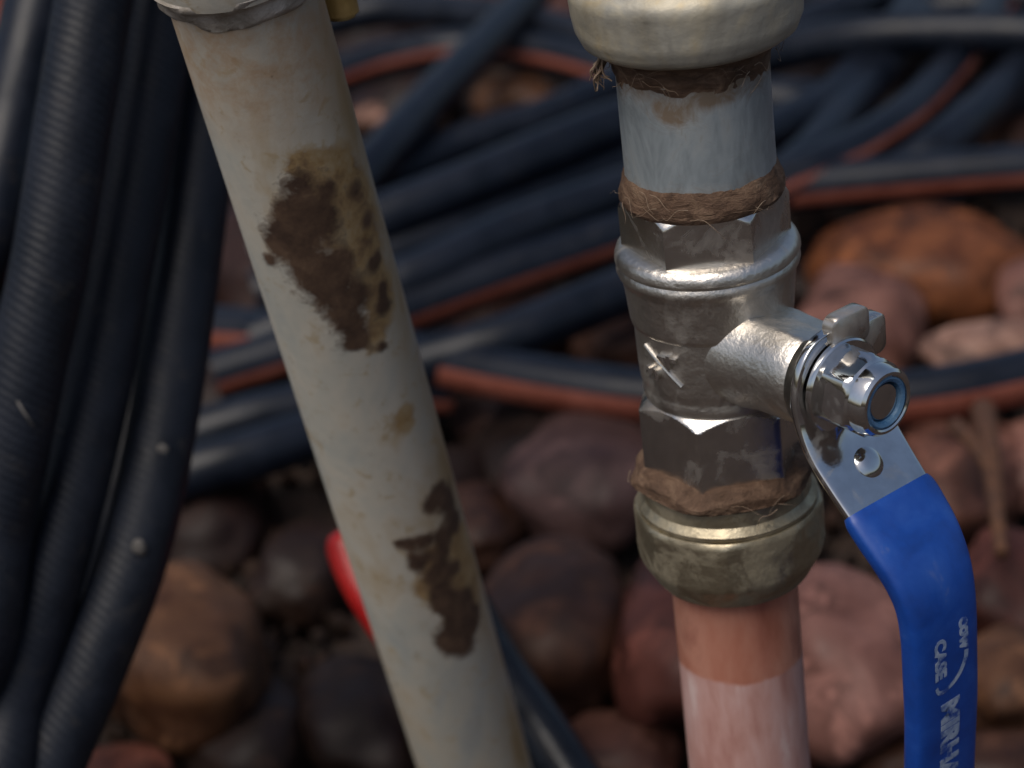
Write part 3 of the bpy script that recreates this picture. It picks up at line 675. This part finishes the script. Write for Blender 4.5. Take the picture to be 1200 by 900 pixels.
# ---- loose hemp fibres hanging from the packing
def fibres():
    V, F = [], []
    def strand(p0, pts, r):
        c = catmull([p0 + np.asarray(q, float) for q in pts], 5); n = len(c); k = len(V)
        rr = r * (1 - .6 * np.linspace(0, 1, n)); V.extend(tube_verts(c, rr, 5, ref=(.3, .2, .9)).tolist())
        F.extend([tuple(a + k for a in q) for q in grid_faces(n, 5)])
    for i in range(44):
        upper = i < 24
        a = random.uniform(R_(-10), R_(190)); r0 = 14.4 if upper else 14.7
        t0 = random.uniform(51, 55.5) if upper else random.uniform(27.6, 33)
        if i > 36: t0, r0 = random.uniform(-29, -26), 17.6
        p0 = W + np.array([r0 * math.cos(a), -r0 * math.sin(a), t0]); tg = np.array([-math.sin(a), -math.cos(a), 0]); ou = np.array([math.cos(a), -math.sin(a), 0])
        s = random.choice((-1, 1)); ln = random.uniform(2, 6)
        strand(p0, [(0, 0, 0), tg * s * ln * .4 + ou * random.uniform(-.1, .5) - ZV * random.uniform(-.2, .8), tg * s * ln * .8 + ou * random.uniform(-.3, .9) - ZV * random.uniform(0, 2.2),
                    tg * s * ln + ou * random.uniform(-.4, .8) - ZV * random.uniform(.4, 3.4)], random.uniform(.04, .10))
    a = R_(168); p0 = W + np.array([15.2 * math.cos(a), -15.2 * math.sin(a), 55.6])
    for i in range(12):
        j = lambda q: np.array([random.uniform(-q, q), random.uniform(-q, q), random.uniform(-q, q)])
        strand(p0 + j(.7), [(0, 0, 0), np.array([-1.0, -.6, -1.2]) + j(.5), np.array([-1.5, -.8, -3.0]) + j(.7), np.array([-1.0, -.6, -4.6]) + j(1.3)], random.uniform(.14, .36))
    tag(mesh_obj('hemp_fibre', V, F, M_STRAND, riser), None, kind='stuff')
fibres()

# ------------------------------------------------------------------ small things
def blob_lever(): # red plastic handle half hidden by the pale pipe
    P = [at(404, 620, 575), at(408, 652, 573), at(426, 694, 570), at(456, 742, 568), at(500, 796, 566)]
    c = catmull(P, 10); n = len(c); k = np.linspace(0, 1, n)
    r = 5.4 * np.sqrt(np.clip(1 - (1 - np.clip(k / .18, 0, 1)) ** 2, .004, 1)) * (1 - .25 * k)
    r[-1] *= .3
    o = mesh_obj('tap_handle', tube_verts(c, r, 28), grid_faces(n, 28, True, True, True), M_RED, base=P[-1])
    tag(o, 'red plastic tap handle peeking out from behind the pale pipe', 'handle')
blob_lever()
def scrap(px, py, d, size, label, mat, name, seed):
    c0 = at(px, py, d); bm = bmesh.new(); bmesh.ops.create_icosphere(bm, subdivisions=2, radius=1)
    for v in bm.verts:
        p = v.co.copy(); k = 1 + .45 * noise.noise(p * 1.6 + Vector((seed, seed * 2, 0)))
        v.co = Vector((p.x * size[0] * k, p.y * size[1] * k, p.z * size[2] * k)) * MM
    me = bpy.data.meshes.new(name); bm.to_mesh(me); bm.free(); me.shade_smooth(); me.materials.append(mat)
    o = bpy.data.objects.new(name, me); COL.objects.link(o); o.location = Vector(c0 * MM); return tag(o, label, 'debris')
scrap(68, 327, 483, (2.7, .7, 2.6), 'orange-brown scrap of dry leaf stuck on the leftmost ribbed hose', M_LEAF, 'leaf_scrap', 3)
scrap(190, 528, 511, (1.6, .8, 1.9), 'upper greyish dust clump on the innermost left hose', M_WEB, 'dust_clump', 5)
scrap(163, 642, 505, (1.7, .8, 2.2), 'lower greyish dust clump on the innermost left hose', M_WEB, 'dust_clump', 8)
scrap(24, 482, 484, (1.8, .7, 2.0), 'pale web knot on the leftmost ribbed hose', M_WEB, 'web_knot', 11)
def web(pts, r, label):
    c = catmull([at(*p) for p in pts], 8)
    o = mesh_obj('cobweb_thread', tube_verts(c, r, 6), grid_faces(len(c), 6, True, True, True), M_WEB, base=c[0]); tag(o, label, 'cobweb')
web([(20, 470, 482), (34, 492, 482), (48, 508, 490), (62, 500, 498)], .28, 'short thick cobweb thread on the leftmost ribbed hose')
web([(62, 500, 498), (80, 512, 503), (96, 528, 502), (104, 545, 502)], .25, 'cobweb thread spanning to the middle left hose')
def twig(pts, r, label):
    c = catmull([on(*p) for p in pts], 8); n = len(c)
    o = mesh_obj('dry_stalk', tube_verts(c, np.linspace(r, r * .5, n), 10), grid_faces(n, 10, True, True, True), M_TWIG, base=c[0]); tag(o, label, 'twig')
twig([(1152, 480, 52), (1160, 530, 54), (1166, 580, 52), (1174, 650, 46)], 4.0, 'thick orange-brown dry stalk hanging down below the striped hose, right')
twig([(1120, 500, 52), (1142, 522, 56), (1160, 552, 54)], 3.0, 'thin dry stalk leaning against the thick stalk, right')
